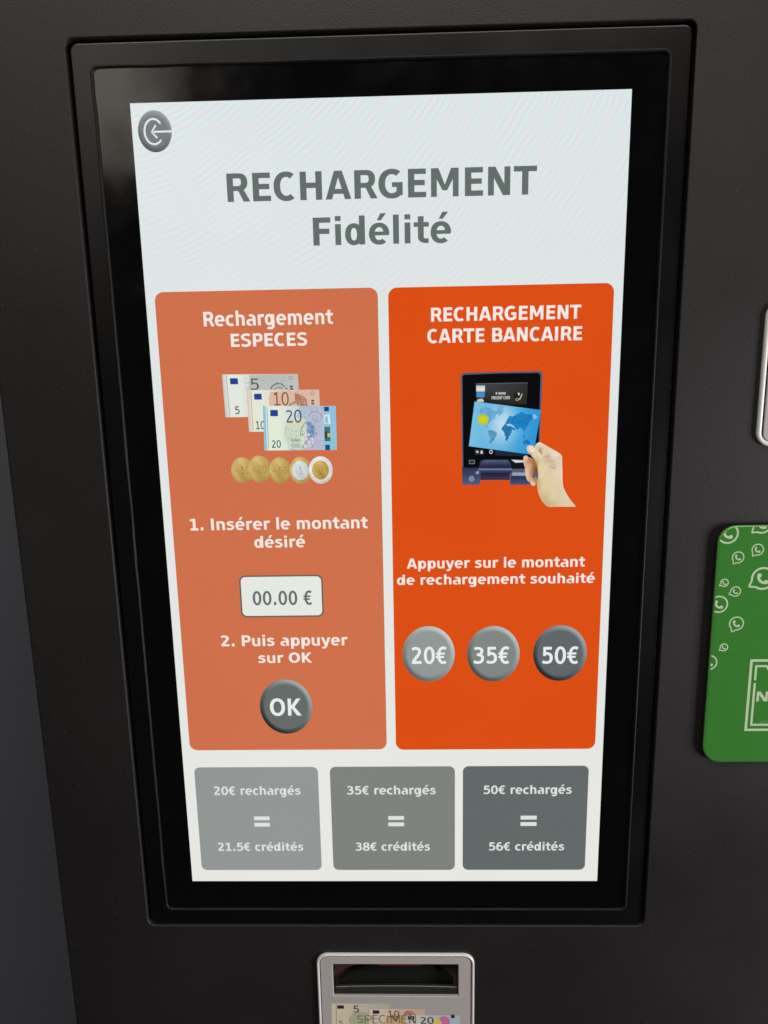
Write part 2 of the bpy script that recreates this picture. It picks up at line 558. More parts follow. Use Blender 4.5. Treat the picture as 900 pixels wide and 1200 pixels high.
def text(pic, s, x0, x1, base, cap, col, b=1.0, gap=0.0):
    """s fitted between x0 and x1 (ink to ink), baseline and cap height in mm"""
    x, pieces = 0.0, []
    for ch in s:
        w, out = glyph(ch, b)
        for piece in out:
            pieces.append([[(px + x, py) for px, py in q] for q in piece])
        x += w + gap
    xs = [px for pc in pieces for q in pc for px, _ in q]
    lo, hi = min(xs), max(xs)
    sx, sz = (x1 - x0) / (hi - lo), cap / 100.0
    # pieces cycle through a few depths so overlapping strokes never share a plane
    for pc in pieces:
        pass
    buckets = [[] for _ in range(6)]
    for i, pc in enumerate(pieces):
        for q in pc:
            pts = [(x0 + (px - lo) * sx, base + py * sz) for px, py in q]
            buckets[i % 6].append((pts, [col] * len(pts)))
    for bkt in buckets:
        if bkt:
            pic.group(bkt)


def affine(ax, bx, cx, az, bz, cz):
    return lambda pts: [(ax * a + bx * b + cx, az * a + bz * b + cz) for a, b in pts]

# ================================================================== LARGE STRUCTURE
bmw = bmesh.new()
bmesh.ops.create_cube(bmw, size=1.0)
for v in bmw.verts:
    v.co = Vector((-1.05 + (v.co.x + 0.5) * 2.4, 0.16 + (v.co.y + 0.5) * 0.1, -1.2 + (v.co.z + 0.5) * 2.3))
mew = bpy.data.meshes.new("wall")
bmw.to_mesh(mew)
bmw.free()
wall = link("wall", mew, M_WALL)
wall["label"] = "plain blue-grey wall seen past the left edge of the dark kiosk"
wall["category"] = "wall"

kiosk = bpy.data.objects.new("payment_kiosk", None)
C.objects.link(kiosk)
kiosk.empty_display_size = 0.1
kiosk["label"] = "dark grey self-service payment kiosk with a tall lit touchscreen and silver banknote slot"
kiosk["category"] = "kiosk"

# cabinet: side walls, front sheet, hole for the monitor
bm = bmesh.new()
def ring_rows(loops, mi=0):
    rows = [[bm.verts.new((x / 1000, y / 1000, z / 1000)) for x, z in rrect(x0, x1, z0, z1, r)] for x0, x1, z0, z1, r, y in loops]
    for r0, r1 in zip(rows[:-1], rows[1:]):
        for i in range(len(r0)):
            j = (i + 1) % len(r0)
            bm.faces.new((r0[i], r0[j], r1[j], r1[i])).material_index = mi
    return rows
def loop_edges(row):
    return [bm.edges.get((row[i], row[(i + 1) % len(row)])) for i in range(len(row))]
outer = ring_rows([
    (-249.7, 470, -1150, 520, 3.0, 159.0),
    (-249.7, 470, -1150, 520, 3.0, -1.6),
    (-248.9, 469.2, -1149.2, 519.2, 3.0, -2.7),
    (-248.0, 468.2, -1148.2, 518.2, 3.0, -3.0)])
hole = ring_rows([
    (-186.0, 185.8, -303.3, 302.7, 6.2, -3.0),
    (-185.6, 185.4, -302.9, 302.3, 5.8, -2.8),
    (-185.3, 185.1, -302.6, 302.0, 5.6, -2.3),
    (-185.3, 185.1, -302.6, 302.0, 5.6, 12.0)])
throat = ring_rows([
    (-52.0, 52.5, -367.0, -331.0, 2.0, -3.0),
    (-52.0, 52.5, -367.0, -331.0, 2.0, 16.0)])
bmesh.ops.triangle_fill(bm, use_beauty=True, use_dissolve=False, edges=loop_edges(outer[-1]) + loop_edges(hole[0]) + loop_edges(throat[0]))
for f in bm.faces:
    f.normal_update()
bmesh.ops.recalc_face_normals(bm, faces=bm.faces)
if sum(f.normal.y * f.calc_area() for f in bm.faces) > 0:
    bmesh.ops.reverse_faces(bm, faces=bm.faces)
me = bpy.data.meshes.new("cabinet")
bm.to_mesh(me)
bm.free()
cab = link("cabinet", me, [M_POWDER], kiosk)
loft("monitor_recess", [(-190, 190, -308, 306, 4, 12.05), (-120, 120, -230, 230, 4, 12.05)], M_GAP, kiosk, cap_last=True)

# satin frame round the glass, slightly sunk in the cabinet
frame = loft("monitor_frame", [
    (-183.2, 183.4, -301.9, 300.0, 4.6, 11.0),
    (-183.2, 183.4, -301.9, 300.0, 4.6, -0.2),
    (-182.9, 183.1, -301.6, 299.7, 4.4, -0.8),
    (-182.3, 182.5, -301.0, 299.1, 4.0, -1.0),
    (-171.6, 171.9, -290.9, 287.6, 5.0, -1.0),
    (-171.6, 171.9, -290.9, 287.6, 5.0, 2.0),
], M_FRAME, kiosk)

# the bead of sealant between frame and glass, a little uneven along the left and the top
def waver(row, x, z):
    if row in (0, 5):
        return (x, z)
    k = 0.0
    if x < -165:
        k = 0.9 * (0.5 + 0.5 * math.sin(z * 0.021 + 1.0)) * math.sin(z * 0.083 + 0.7 * math.sin(z * 0.19)) + 0.35 * math.sin(z * 0.41)
        return (x + 0.32 * k - 0.2, z)
    if z > 282:
        k = math.sin(x * 0.11 + math.sin(x * 0.043)) * (0.5 if x < 0 else 0.15)
        return (x, z + 0.3 * k)
    return (x, z)
loft("gasket", [
    (-171.9, 172.2, -291.2, 287.9, 5.2, -0.95),
    (-171.7, 172.0, -291.0, 287.7, 5.0, -1.25),
    (-171.2, 171.5, -290.5, 287.2, 4.6, -1.42),
    (-170.6, 170.9, -289.9, 286.6, 4.2, -1.25),
    (-170.2, 170.5, -289.5, 286.2, 3.9, -0.6),
    (-170.1, 170.4, -289.4, 286.1, 3.8, 0.6),
], M_GASKET, kiosk, smooth=True, side=60, jit=waver)

# touchscreen: black glass with a lit picture
glass = loft("touchscreen", [
    (-171.4, 171.4, -290.4, 287.1, 4.0, 6.0),
    (-171.4, 171.4, -290.4, 287.1, 4.0, 0.45),
    (-171.0, 171.0, -290.0, 286.7, 3.8, 0.1),
], M_GLASS, kiosk, cap_last=True)

# ================================================================== THE SCREEN PICTURE
WHITE = (219, 225, 224)
def sub(pic, name, label=None):
    o = pic.build(name, M_SCREEN, glass)
    if label:
        o["label"] = label
    return o

p = Pic(0.0)
nx, nz = 6, 10
grid = []
for i in range(nx):
    for j in range(nz):
        xa, xb = -150 + 300 * i / nx, -150 + 300 * (i + 1) / nx
        za, zb = -266.7 + 533.4 * j / nz, -266.7 + 533.4 * (j + 1) / nz
        def tone(x, z):
            t = (z + 266.7) / 533.4
            return tuple(a + (b_ - a) * t for a, b_ in zip((232, 232, 227), (221, 228, 230)))
        grid.append(([(xa, za), (xb, za), (xb, zb), (xa, zb)], [tone(xa, za), tone(xb, za), tone(xb, zb), tone(xa, zb)]))
p.group(grid)
sub(p, "page_background")

TG = (99, 109, 106)
p = Pic(-0.10)
text(p, "RECHARGEMENT", -94.2, 95.0, 209.4, 16.4, TG)
text(p, "Fidélité", -42.2, 43.1, 182.7, 16.4, TG)
sub(p, "title_text")

# back button, top left
def disc(pic, cx, cz, rx, rz, core, rim_mid, amp, light_deg=50, rin=0.80):
    n = 48
    rings = [1.0, 0.94, 0.88, rin]
    def shade(r, t):
        d = math.cos(t - math.radians(light_deg))
        f = {1.0: 0.95, 0.94: 1.0, 0.88: 0.65}.get(r, 0.0)
        return tuple(max(0, min(255, c + (m - c) * f * 0.5 + amp * f * d)) for c, m in zip(core, rim_mid))
    for a, b_ in zip(rings[:-1], rings[1:]):
        g = []
        for i in range(n):
            t0, t1 = 2 * math.pi * i / n, 2 * math.pi * (i + 1) / n
            P = lambda r, t: (cx + rx * r * math.cos(t), cz + rz * r * math.sin(t))
            g.append(([P(a, t0), P(a, t1), P(b_, t1), P(b_, t0)], [shade(a, t0), shade(a, t1), shade(b_, t1), shade(b_, t0)]))
        pic.group(g)
    pic.ell(cx, cz, rx * rin, rz * rin, core, n)

p = Pic(-0.10)
disc(p, -136.1, 250.7, 10.3, 11.8, (112, 118, 120), (112, 118, 120), 42, 65, 0.70)
IC = (222, 230, 232)
p.arc(-136.8, 250.6, 5.6, 7.1, 1.15, 38, 318, IC)
p.line([(-125.9, 250.5), (-136.8, 250.5)], 1.15, IC)
p.line([(-135.3, 254.2), (-138.0, 250.4), (-134.9, 246.9)], 1.1, IC)
sub(p, "back_button", "grey round back button with a left arrow in an open ring")

# two payment panels
OL, OR = (206, 112, 75), (219, 78, 19)
WT = (247, 233, 227)
p = Pic(-0.10)
p.rrect(-144.2, -2.9, -159.8, 156.9, 5.6, OL)
sub(p, "payment_panel", "faded orange panel for paying in cash")
p = Pic(-0.10)
p.rrect(3.6, 144.4, -160.2, 156.6, 5.6, OR)
sub(p, "payment_panel", "bright orange panel for paying by bank card")

p = Pic(-0.20)
text(p, "Rechargement", -114.0, -31.6, 135.3, 9.0, WT)
text(p, "ESPECES", -97.3, -48.5, 122.2, 8.2, WT)
sub(p, "heading_text")
p = Pic(-0.20)
text(p, "RECHARGEMENT", 30.4, 124.4, 135.4, 8.5, WT)
text(p, "CARTE BANCAIRE", 28.0, 125.5, 122.2, 8.6, WT)
sub(p, "heading_text")
p = Pic(-0.20)
text(p, "1. Insérer le montant", -132.1, -12.7, 2.1, 8.0, WT)
text(p, "désiré", -89.5, -55.1, -10.4, 7.8, WT)
text(p, "2. Puis appuyer", -116.5, -28.4, -80.8, 7.9, WT)
text(p, "sur OK", -91.3, -53.6, -93.3, 7.4, WT)
sub(p, "instruction_text")
p = Pic(-0.20)
text(p, "Appuyer sur le montant", 13.1, 132.5, -26.3, 7.1, WT)
text(p, "de rechargement souhaité", 6.3, 139.5, -37.7, 6.8, WT)
sub(p, "instruction_text")

p = Pic(-0.20)
p.rrect(-101.3, -44.3, -59.8, -29.9, 4.0, (92, 92, 90))
p.rrect(-100.3, -45.3, -58.8, -30.9, 3.2, (228, 232, 225))
text(p, "00.00 €", -92.7, -52.0, -51.1, 10.0, (100, 107, 104), 0.92, 4)
sub(p, "amount_field")

def round_button(cx, cz, rx, rz, core, amp, label, word, tx0, tx1, base, cap, b):
    p = Pic(-0.20)
    disc(p, cx, cz, rx, rz, core, core, amp)
    text(p, word, tx0, tx1, base, cap, (233, 238, 236), b, 2)
    return sub(p, "round_button", label)

round_button(-73.4, -126.5, 18.6, 20.7, (101, 107, 106), 66, "dark grey round button reading OK", "OK", -84.9, -62.5, -133.2, 12.9, 0.92)
round_button(27.3, -87.9, 18.1, 20.4, (145, 152, 149), 52, "pale grey round button reading 20€", "20€", 15.6, 39.8, -95.0, 12.4, 0.92)
round_button(72.0, -88.2, 18.1, 20.4, (127, 134, 131), 58, "mid grey round button reading 35€", "35€", 58.3, 83.0, -95.3, 12.4, 0.92)
round_button(117.7, -88.1, 18.4, 20.4, (97, 102, 105), 64, "dark grey round button reading 50€", "50€", 105.5, 130.3, -95.7, 12.4, 0.92)

# price tiles
TW = (222, 226, 222)
def tile(x0, x1, col, l1, a0, a1, e0, e1, l2, c0, c1, label):
    p = Pic(-0.10)
    p.rrect(x0, x1, -257.3, -173.3, 4.2, col)
    p.rect(e0, -216.0, e1, -212.9, TW)
    p.rect(e0, -221.2, e1, -218.1, TW)
    text(p, l1, a0, a1, -195.4, 6.7, TW, 0.98)
    text(p, l2, c0, c1, -241.2, 6.7, TW, 0.98)
    sub(p, "price_tile", label)

tile(-142.3, -52.8, (146, 151, 149), "20€ rechargés", -129.0, -66.0, -101.0, -89.6, "21.5€ crédités", -129.0, -65.8, "light grey price tile for 20€")
tile(-44.2, 45.5, (127, 130, 124), "35€ rechargés", -32.3, 31.7, -2.9, 8.6, "38€ crédités", -27.3, 27.3, "mid grey price tile for 35€")
tile(51.2, 140.6, (99, 104, 104), "50€ rechargés", 66.0, 129.1, 93.0, 104.6, "56€ crédités", 70.3, 125.0, "dark grey price tile for 50€")

# ---------------------------------------------------------------- banknotes and coins
GN = affine(0.09941, -0.00479, -110.06, -0.00171, -0.09889, 115.54)
GREEN_INK = (52, 112, 78)

def note(y, q, paper, tint, num, big, small, dark, extra=None):
    """q: corner pixels of the note picture tl tr br bl"""
    p = Pic(y)
    tl, tr, br, bl = q
    def at(u, v):
        a = [tl[d] + (tr[d] - tl[d]) * u for d in (0, 1)]
        b_ = [bl[d] + (br[d] - bl[d]) * u for d in (0, 1)]
        return (a[0] + (b_[0] - a[0]) * v, a[1] + (b_[1] - a[1]) * v)
    def pl(pts, col):
        p.poly(GN([at(*t) for t in pts]), col)
    # paper in upright bands, tint grows to the right
    n = 14
    g = []
    def tone(u):
        t = min(1, max(0, (u - 0.22) / 0.5))
        e = max(0, 1 - u / 0.07)
        c = [a + (b_ - a) * t for a, b_ in zip(paper, tint)]
        return tuple(a + (b_ - a) * e * 0.8 for a, b_ in zip(c, tint))
    for i in range(n):
        u0, u1 = i / n, (i + 1) / n
        g.append((GN([at(u0, 0), at(u1, 0), at(u1, 1), at(u0, 1)]), [tone(u0), tone(u1), tone(u1), tone(u0)]))
    p.group(g)
    if extra:
        extra(pl, p, at)
    # faint engraved texture
    g = []
    for i in range(34):
        for j in range(18):
            h_ = hash2(i + 3.1 * big[0][0] * 100, j * 1.7)
            u0, v0 = 0.30 + 0.54 * i / 34, 0.02 + 0.96 * j / 18
            if h_ > 0.66 and not (big[0][0] - 0.03 < u0 < big[1][0] + 0.02 and v0 < big[1][1] + 0.04):
                t = (h_ - 0.72) / 0.28
                c = tuple(v * (0.84 + 0.12 * t) for v in tint) if (i + j) % 2 else tuple(min(240, v * 1.06) for v in tint)
                g.append((GN([at(u0, v0), at(u0 + 0.011, v0), at(u0 + 0.011, v0 + 0.035), at(u0, v0 + 0.035)]), [c] * 4))
    p.group(g)
    pl([(0.055, 0.02), (0.062, 0.02), (0.062, 0.96), (0.055, 0.96)], tuple(c * 0.78 for c in tint))
    pl([(0.10, 0.09), (0.205, 0.09), (0.205, 0.23), (0.10, 0.23)], (40, 62, 150))
    a, b_ = GN([at(*big[0]), at(*big[1])])
    text(p, num, a[0], b_[0], b_[1], abs(a[1] - b_[1]), dark, 0.66)
    a, b_ = GN([at(*small[0]), at(*small[1])])
    text(p, num, a[0], b_[0], b_[1], abs(a[1] - b_[1]), GREEN_INK, 0.85)
    return p

def ex5(pl, p, at):
    pl([(0.36, 0.02), (0.86, 0.02), (0.86, 0.98), (0.30, 0.98), (0.33, 0.5)], (186, 190, 186))
    p.arc(*GN([at(0.73, 0.62)])[0], 7.0, 11.0, 1.0, 20, 160, (120, 126, 120))
    p.arc(*GN([at(0.73, 0.62)])[0], 5.0, 8.5, 0.8, 20, 160, (134, 140, 134))
    for v in (0.27, 0.33):
        pl([(0.885, v), (0.925, v), (0.925, v + 0.04), (0.885, v + 0.04)], (70, 72, 74))
    p.arc(*GN([at(0.905, 0.09)])[0], 1.1, 1.1, 0.35, 0, 360, (120, 120, 118), 16)

def ex10(pl, p, at):
    pl([(0.32, 0.05), (0.62, 0.02), (0.86, 0.02), (0.86, 0.98), (0.36, 0.98), (0.30, 0.4)], (220, 184, 160))
    pl([(0.66, 0.08), (0.74, 0.11), (0.82, 0.22), (0.84, 0.5), (0.74, 0.5), (0.66, 0.28)], (176, 122, 100))
    p.arc(*GN([at(0.70, 0.60)])[0], 8.0, 8.4, 1.6, 10, 170, (184, 132, 108))
    for v in (0.24, 0.31):
        pl([(0.885, v), (0.925, v), (0.925, v + 0.045), (0.885, v + 0.045)], (120, 72, 52))
    p.arc(*GN([at(0.905, 0.09)])[0], 1.1, 1.1, 0.35, 0, 360, (150, 112, 92), 16)

def ex20(pl, p, at):
    pl([(0.50, 0.0), (0.84, 0.0), (0.84, 1.0), (0.36, 1.0), (0.42, 0.6)], (176, 190, 206))
    pl([(0.84, 0.0), (1.0, 0.0), (1.0, 1.0), (0.84, 1.0)], (140, 196, 220))
    pl([(0.0, 0.0), (0.035, 0.0), (0.035, 1.0), (0.0, 1.0)], (140, 196, 220))
    c = GN([at(0.47, 0.62)])[0]
    p.ell(c[0], c[1], 9.2, 10.6, (208, 217, 188))
    pl([(0.60, 0.34), (0.72, 0.44), (0.78, 0.75), (0.74, 1.0), (0.55, 1.0)], (190, 180, 206))
    pl([(0.60, 0.34), (0.70, 0.46), (0.70, 0.72), (0.60, 0.70)], (112, 142, 182))
    for i in range(4):
        for j in range(4):
            u, v = 0.52 + 0.045 * i, 0.62 + 0.09 * j
            pl([(u, v), (u + 0.024, v), (u + 0.024, v + 0.055), (u, v + 0.055)], (222, 226, 214) if (i + j) % 3 else (150, 152, 160))
    p.arc(*GN([at(0.615, 0.68)])[0], 5.2, 9.0, 0.5, 0, 180, (112, 122, 132))
    p.arc(*GN([at(0.715, 0.25)])[0], 4.2, 3.6, 0.9, -10, 190, (184, 146, 190))
    p.arc(*GN([at(0.715, 0.27)])[0], 1.6, 1.6, 0.7, 0, 360, (184, 146, 190), 20)
    pl([(0.64, 0.34), (0.80, 0.34), (0.80, 0.37), (0.64, 0.37)], (186, 152, 192))
    pl([(0.84, 0.02), (0.905, 0.02), (0.905, 0.12), (0.84, 0.12)], (36, 62, 126))
    pl([(0.84, 0.88), (0.905, 0.88), (0.905, 1.0), (0.84, 1.0)], (30, 78, 128))
    pl([(0.835, 0.21), (0.91, 0.18), (0.925, 0.40), (0.835, 0.40)], (212, 232, 238))
    pl([(0.85, 0.25), (0.885, 0.23), (0.885, 0.38), (0.85, 0.38)], (150, 178, 200))
    pl([(0.835, 0.47), (0.915, 0.47), (0.915, 0.80), (0.835, 0.80)], (70, 116, 108))
    pl([(0.87, 0.62), (0.915, 0.62), (0.915, 0.70), (0.87, 0.70)], (216, 190, 70))
    pl([(0.84, 0.58), (0.875, 0.58), (0.875, 0.74), (0.84, 0.74)], (36, 70, 78))
    a, b_ = GN([at(0.375, 0.745), at(0.50, 0.80)])
    text(p, "EURO", a[0], b_[0], b_[1], abs(a[1] - b_[1]), (76, 84, 82), 0.8)
    pl([(0.375, 0.84), (0.50, 0.84), (0.50, 0.95), (0.375, 0.95)], (178, 192, 176))

sub(note(-0.20, [(62, 105), (555, 102), (575, 378), (82, 382)], (226, 232, 222), (192, 192, 190), "5",
         ((0.37, 0.10), (0.475, 0.37)), ((0.135, 0.745), (0.195, 0.93)), (82, 84, 84), ex5), "banknote_picture", "picture of a grey 5 euro banknote")
sub(note(-0.36, [(222, 205), (695, 203), (710, 474), (236, 478)], (228, 230, 214), (216, 188, 174), "10",
         ((0.375, 0.06), (0.575, 0.37)), ((0.105, 0.745), (0.225, 0.94)), (136, 84, 66), ex10), "banknote_picture", "picture of a reddish 10 euro banknote")
sub(note(-0.52, [(328, 308), (805, 308), (817, 597), (338, 602)], (226, 234, 216), (168, 200, 216), "20",
         ((0.315, 0.09), (0.53, 0.37)), ((0.105, 0.77), (0.232, 0.94)), (74, 76, 118), ex20), "banknote_picture", "picture of a blue 20 euro banknote")

coins = [(190, 735, 7.4, 8.7, "10"), (305, 727, 7.6, 9.0, "20"), (440, 735, 7.2, 8.7, "50"), (578, 735, 7.2, 9.0, "1"), (712, 732, 7.9, 9.1, "2")]
def metal(cx, cz, rx, rz, dark, light):
    def f(x, z):
        u, v = (x - cx) / rx, (z - cz) / rz
        t = 0.48 + 0.30 * v - 0.18 * u + 0.16 * math.sin(5.0 * u + 3.2 * v) - 0.28 * max(0, u * u + v * v - 0.7) + 0.14 * (hash2(round(x, 1), round(z, 1)) - 0.5)
        t = max(0, min(1, t))
        return tuple(a_ + (c_ - a_) * t for a_, c_ in zip(dark, light))
    return f
def oval(cx, cz, rx, rz, n=44):
    return [(cx + rx * math.cos(2 * math.pi * k / n), cz + rz * math.sin(2 * math.pi * k / n)) for k in range(n)]
for k, (a, b_, rx, rz, num) in enumerate(coins):
    cx, cz = GN([(a, b_)])[0]
    p = Pic(-0.20 - 0.10 * k, 0.003)
    GD, GL = (172, 140, 72), (220, 194, 124)
    ink, lab = (150, 120, 60), None
    if k == 4:
        p.group(cells(oval(cx, cz, rx, rz), 0.8, metal(cx, cz, rx, rz, (206, 206, 204), (240, 240, 240))))
        p.group(cells(oval(cx - 0.2, cz, rx * 0.70, rz * 0.70), 0.7, metal(cx, cz, rx * .7, rz * .7, (168, 132, 58), (222, 192, 112))))
        ink, lab = (146, 116, 58), "picture of a two-tone coin with a silver ring"
    elif k == 3:
        p.group(cells(oval(cx, cz, rx, rz), 0.8, metal(cx, cz, rx, rz, GD, GL)))
        p.group(cells(oval(cx - 0.2, cz, rx * 0.76, rz * 0.72), 0.7, metal(cx, cz, rx * .76, rz * .72, (192, 198, 200), (226, 232, 234))))
        ink, lab = (160, 170, 174), "picture of a two-tone coin with a silver centre"
    else:
        p.group(cells(oval(cx, cz, rx, rz), 0.8, metal(cx, cz, rx, rz, GD, GL)))
        p.arc(cx, cz, rx * 0.93, rz * 0.93, 0.22, 0, 360, (184, 154, 84))
    two = len(num) == 2
    text(p, num, cx - rx * (0.05 if two else 0.1), cx + rx * (0.58 if two else 0.26), cz - rz * 0.28, rz * 0.56, ink, 0.5)
    p.line([(cx - rx * 0.72, cz - rz * 0.1), (cx - rx * 0.45, cz + rz * 0.02), (cx - rx * 0.3, cz - rz * 0.2)], 0.25, ink)
    p.line([(cx - rx * 0.2, cz + rz * 0.45), (cx - rx * 0.05, cz + rz * 0.2), (cx - rx * 0.18, cz - rz * 0.4)], 0.22, ink)
    p.arc(cx, cz, rx * 0.9, rz * 0.9, 0.2, 190, 320, ink)
    sub(p, "coin_picture", lab)

# ---------------------------------------------------------------- card terminal, card and hand
GT = affine(0.11059, 0.00187, 37.41, -0.00176, -0.11113, 112.655)
p = Pic(-0.20, 0.003)
def tg(pts, top, bot, step=1.4):
    q = GT(pts)
    z0_, z1_ = min(v[1] for v in q), max(v[1] for v in q)
    p.group(cells(q, step, lambda x, z: tuple((b2 + (a_ - b2) * (z - z0_) / (z1_ - z0_)) * (1 + 0.10 * (hash2(round(x / 2), round(z, 1)) - 0.5)) for a_, b2 in zip(top, bot))))

def tp(pts, col, smooth=False):
    p.poly(GT(spline(pts + [pts[0]], 5)[:-1] if smooth else pts), col)

tp([(104, 100), (112, 88), (128, 82), (345, 78), (556, 73), (570, 78), (576, 92), (560, 560), (556, 734), (388, 737), (384, 706), (214, 708), (208, 737), (104, 737)], (88, 90, 112))
tp([(114, 104), (122, 94), (345, 86), (552, 84), (564, 96), (552, 640), (112, 640)], (7, 8, 11))
g0, g1 = (66, 68, 70), (20, 20, 22)
tp([(192, 143), (490, 139), (486, 265), (192, 268)], [g0, (48, 48, 50), (40, 38, 36), g1])
tp([(190, 143), (490, 138), (490, 143), (190, 148)], (88, 90, 92))
tp([(193, 155), (244, 155), (244, 190), (193, 190)], (190, 205, 214))
tp([(197, 168), (240, 168), (240, 184), (197, 184)], (226, 226, 208))
tp([(194, 193), (243, 193), (240, 224), (194, 222)], (70, 138, 206))
tp([(197, 240), (206, 233), (226, 230), (237, 240), (234, 250), (198, 247)], (214, 200, 176))
for x in (306, 322, 333, 344, 355):
    tp([(x, 194), (x + 8, 193), (x + 8, 206), (x, 207)], (196, 198, 192))
a, b_ = GT([(282, 217), (388, 233)])
text(p, "PRESENT CARD", a[0], b_[0], b_[1], abs(a[1] - b_[1]), (214, 214, 206), 0.9)
tp([(408, 200), (446, 196), (456, 226), (414, 232)], (30, 30, 32))
tp([(434, 198), (442, 197), (444, 210), (436, 211)], (226, 226, 220))
tp([(456, 202), (461, 204), (446, 238), (440, 236)], (190, 190, 176))
p.arc(*GT([(430, 235)])[0], 0.9, 0.7, 0.4, 0, 360, (186, 176, 88), 14)
# keys under the card
tp([(180, 524), (232, 528), (232, 558), (180, 556)], (44, 46, 54))
tp([(186, 538), (196, 532), (204, 540), (196, 548)], (212, 214, 218))
tp([(216, 534), (226, 532), (228, 550), (214, 550)], (216, 216, 214))
p.arc(*GT([(276, 540)])[0], 0.9, 1.1, 0.5, 0, 360, (206, 210, 214), 14)
tp([(300, 532), (480, 556), (474, 566), (300, 560)], (30, 40, 62))
tp([(146, 588), (180, 588), (180, 612), (146, 612)], (120, 122, 130))
tp([(150, 593), (176, 593), (176, 607), (150, 607)], (30, 32, 40))
# lower housing
tg([(104, 628), (128, 636), (205, 634), (212, 700), (206, 737), (104, 737)], (44, 50, 78), (82, 90, 126))
tp([(210, 595), (230, 586), (375, 586), (390, 600), (396, 636), (205, 638)], (44, 50, 76))
tg([(222, 594), (236, 588), (372, 588), (386, 600), (392, 632), (212, 634)], (84, 92, 128), (30, 34, 56))
tg([(206, 636), (398, 636), (404, 662), (388, 668), (384, 706), (214, 706), (210, 664), (198, 660)], (64, 72, 108), (30, 34, 54))
tp([(200, 640), (398, 640), (400, 648), (200, 648)], (118, 126, 158))
tg([(218, 664), (384, 664), (384, 700), (218, 700)], (26, 30, 48), (52, 58, 88))
tp([(396, 596), (520, 606), (520, 636), (400, 634)], (16, 20, 24))
tp([(394, 586), (470, 590), (500, 600), (420, 604)], (206, 218, 220))
tp([(402, 662), (520, 664), (520, 682), (398, 680)], (152, 162, 188))
tg([(392, 684), (540, 684), (540, 736), (392, 736)], (40, 46, 74), (76, 84, 124))
p.ell(*GT([(160, 700)])[0], 1.9, 2.0, (128, 136, 160), 20)
tp([(184, 660), (200, 652), (206, 660), (200, 672), (188, 672)], (150, 158, 182))
sub(p, "card_terminal_picture")

p = Pic(-0.50, 0.003)
tl, tr, br, bl = (183, 246), (568, 296), (524, 558), (146, 506)
def ca(u, v):
    a = [tl[d] + (tr[d] - tl[d]) * u for d in (0, 1)]
    b_ = [bl[d] + (br[d] - bl[d]) * u for d in (0, 1)]
    return (a[0] + (b_[0] - a[0]) * v, a[1] + (b_[1] - a[1]) * v)
def ctone(u, v):
    d = math.exp(-(((u - 0.47) / 0.20) ** 2 + ((v - 0.42) / 0.42) ** 2))
    base = [a + (b_ - a) * u for a, b_ in zip((120, 192, 226), (44, 148, 214))]
    return tuple(a + (b_ - a) * d for a, b_ in zip(base, (196, 222, 236)))
g = []
for i in range(12):
    for j in range(8):
        uv = [(i / 12, j / 8), ((i + 1) / 12, j / 8), ((i + 1) / 12, (j + 1) / 8), (i / 12, (j + 1) / 8)]
        g.append((GT([ca(*t) for t in uv]), [ctone(*t) for t in uv]))
p.group(g)
_tp = tp
def tp(pts, col, smooth=False):
    """coast lines: subdivided and roughened"""
    fine_, n_ = [], len(pts)
    for i in range(n_):
        (xa, ya), (xb, yb) = pts[i], pts[(i + 1) % n_]
        m_ = max(1, int(math.hypot(xb - xa, yb - ya) / 6))
        for k in range(m_):
            t = k / m_
            j1, j2 = hash2(xa + k, yb) - 0.5, hash2(ya + 3 * k, xb) - 0.5
            fine_.append((xa + (xb - xa) * t + 5.5 * j1, ya + (yb - ya) * t + 5.5 * j2))
    c0 = GT([(sum(v[0] for v in pts) / n_, 0)])[0][0]
    p.group(cells(GT(fine_), 1.2, lambda x, z: tuple(v * (1 + 0.16 * (hash2(round(x, 1), round(z, 1)) - 0.5)) for v in col)))
tp([(218, 282), (246, 276), (276, 288), (286, 300), (312, 300), (318, 314), (302, 326), (300, 344), (282, 352), (268, 372), (254, 376), (236, 372), (222, 340), (212, 306)], (104, 168, 206), True)
tp([(318, 268), (340, 264), (356, 276), (350, 302), (336, 320), (322, 330), (314, 304)], (116, 174, 208), True)
tp([(240, 376), (252, 384), (266, 398), (258, 402), (246, 392)], (110, 160, 196))
tp([(258, 416), (278, 410), (300, 420), (312, 430), (304, 446), (288, 466), (274, 490), (268, 492), (270, 462), (262, 440)], (92, 152, 186), True)
tp([(270, 492), (306, 434), (312, 432), (290, 468)], (44, 112, 156))
tp([(342, 396), (356, 376), (378, 380), (396, 394), (400, 408), (394, 432), (382, 450), (374, 474), (362, 474), (360, 446), (352, 422), (338, 412)], (40, 118, 172), True)
tp([(360, 372), (372, 348), (384, 330), (404, 336), (426, 318), (452, 308), (476, 318), (520, 322), (546, 336), (522, 342), (512, 356), (500, 366), (494, 392), (480, 404), (470, 426), (462, 408), (444, 398), (430, 412), (418, 398), (404, 384), (386, 374), (372, 378)], (30, 126, 190), True)
tp([(396, 398), (410, 396), (420, 408), (408, 416)], (30, 122, 184))
tp([(464, 478), (478, 468), (496, 470), (506, 484), (498, 496), (484, 492), (466, 494)], (28, 112, 170), True)
tp([(462, 430), (468, 444), (478, 452), (472, 458), (462, 446)], (40, 124, 182))
tp([(356, 372), (376, 380), (394, 384), (380, 388), (362, 380)], (166, 214, 236))
tp([(516, 324), (536, 320), (546, 336), (534, 350), (520, 344)], (132, 190, 230), True)
cc = GT([(231, 351)])[0]
p.ell(cc[0], cc[1], 3.6, 3.5, (186, 198, 44), 28)
p.ell(cc[0], cc[1], 2.4, 2.3, (206, 206, 28), 28)
sub(p, "bank_card_picture")

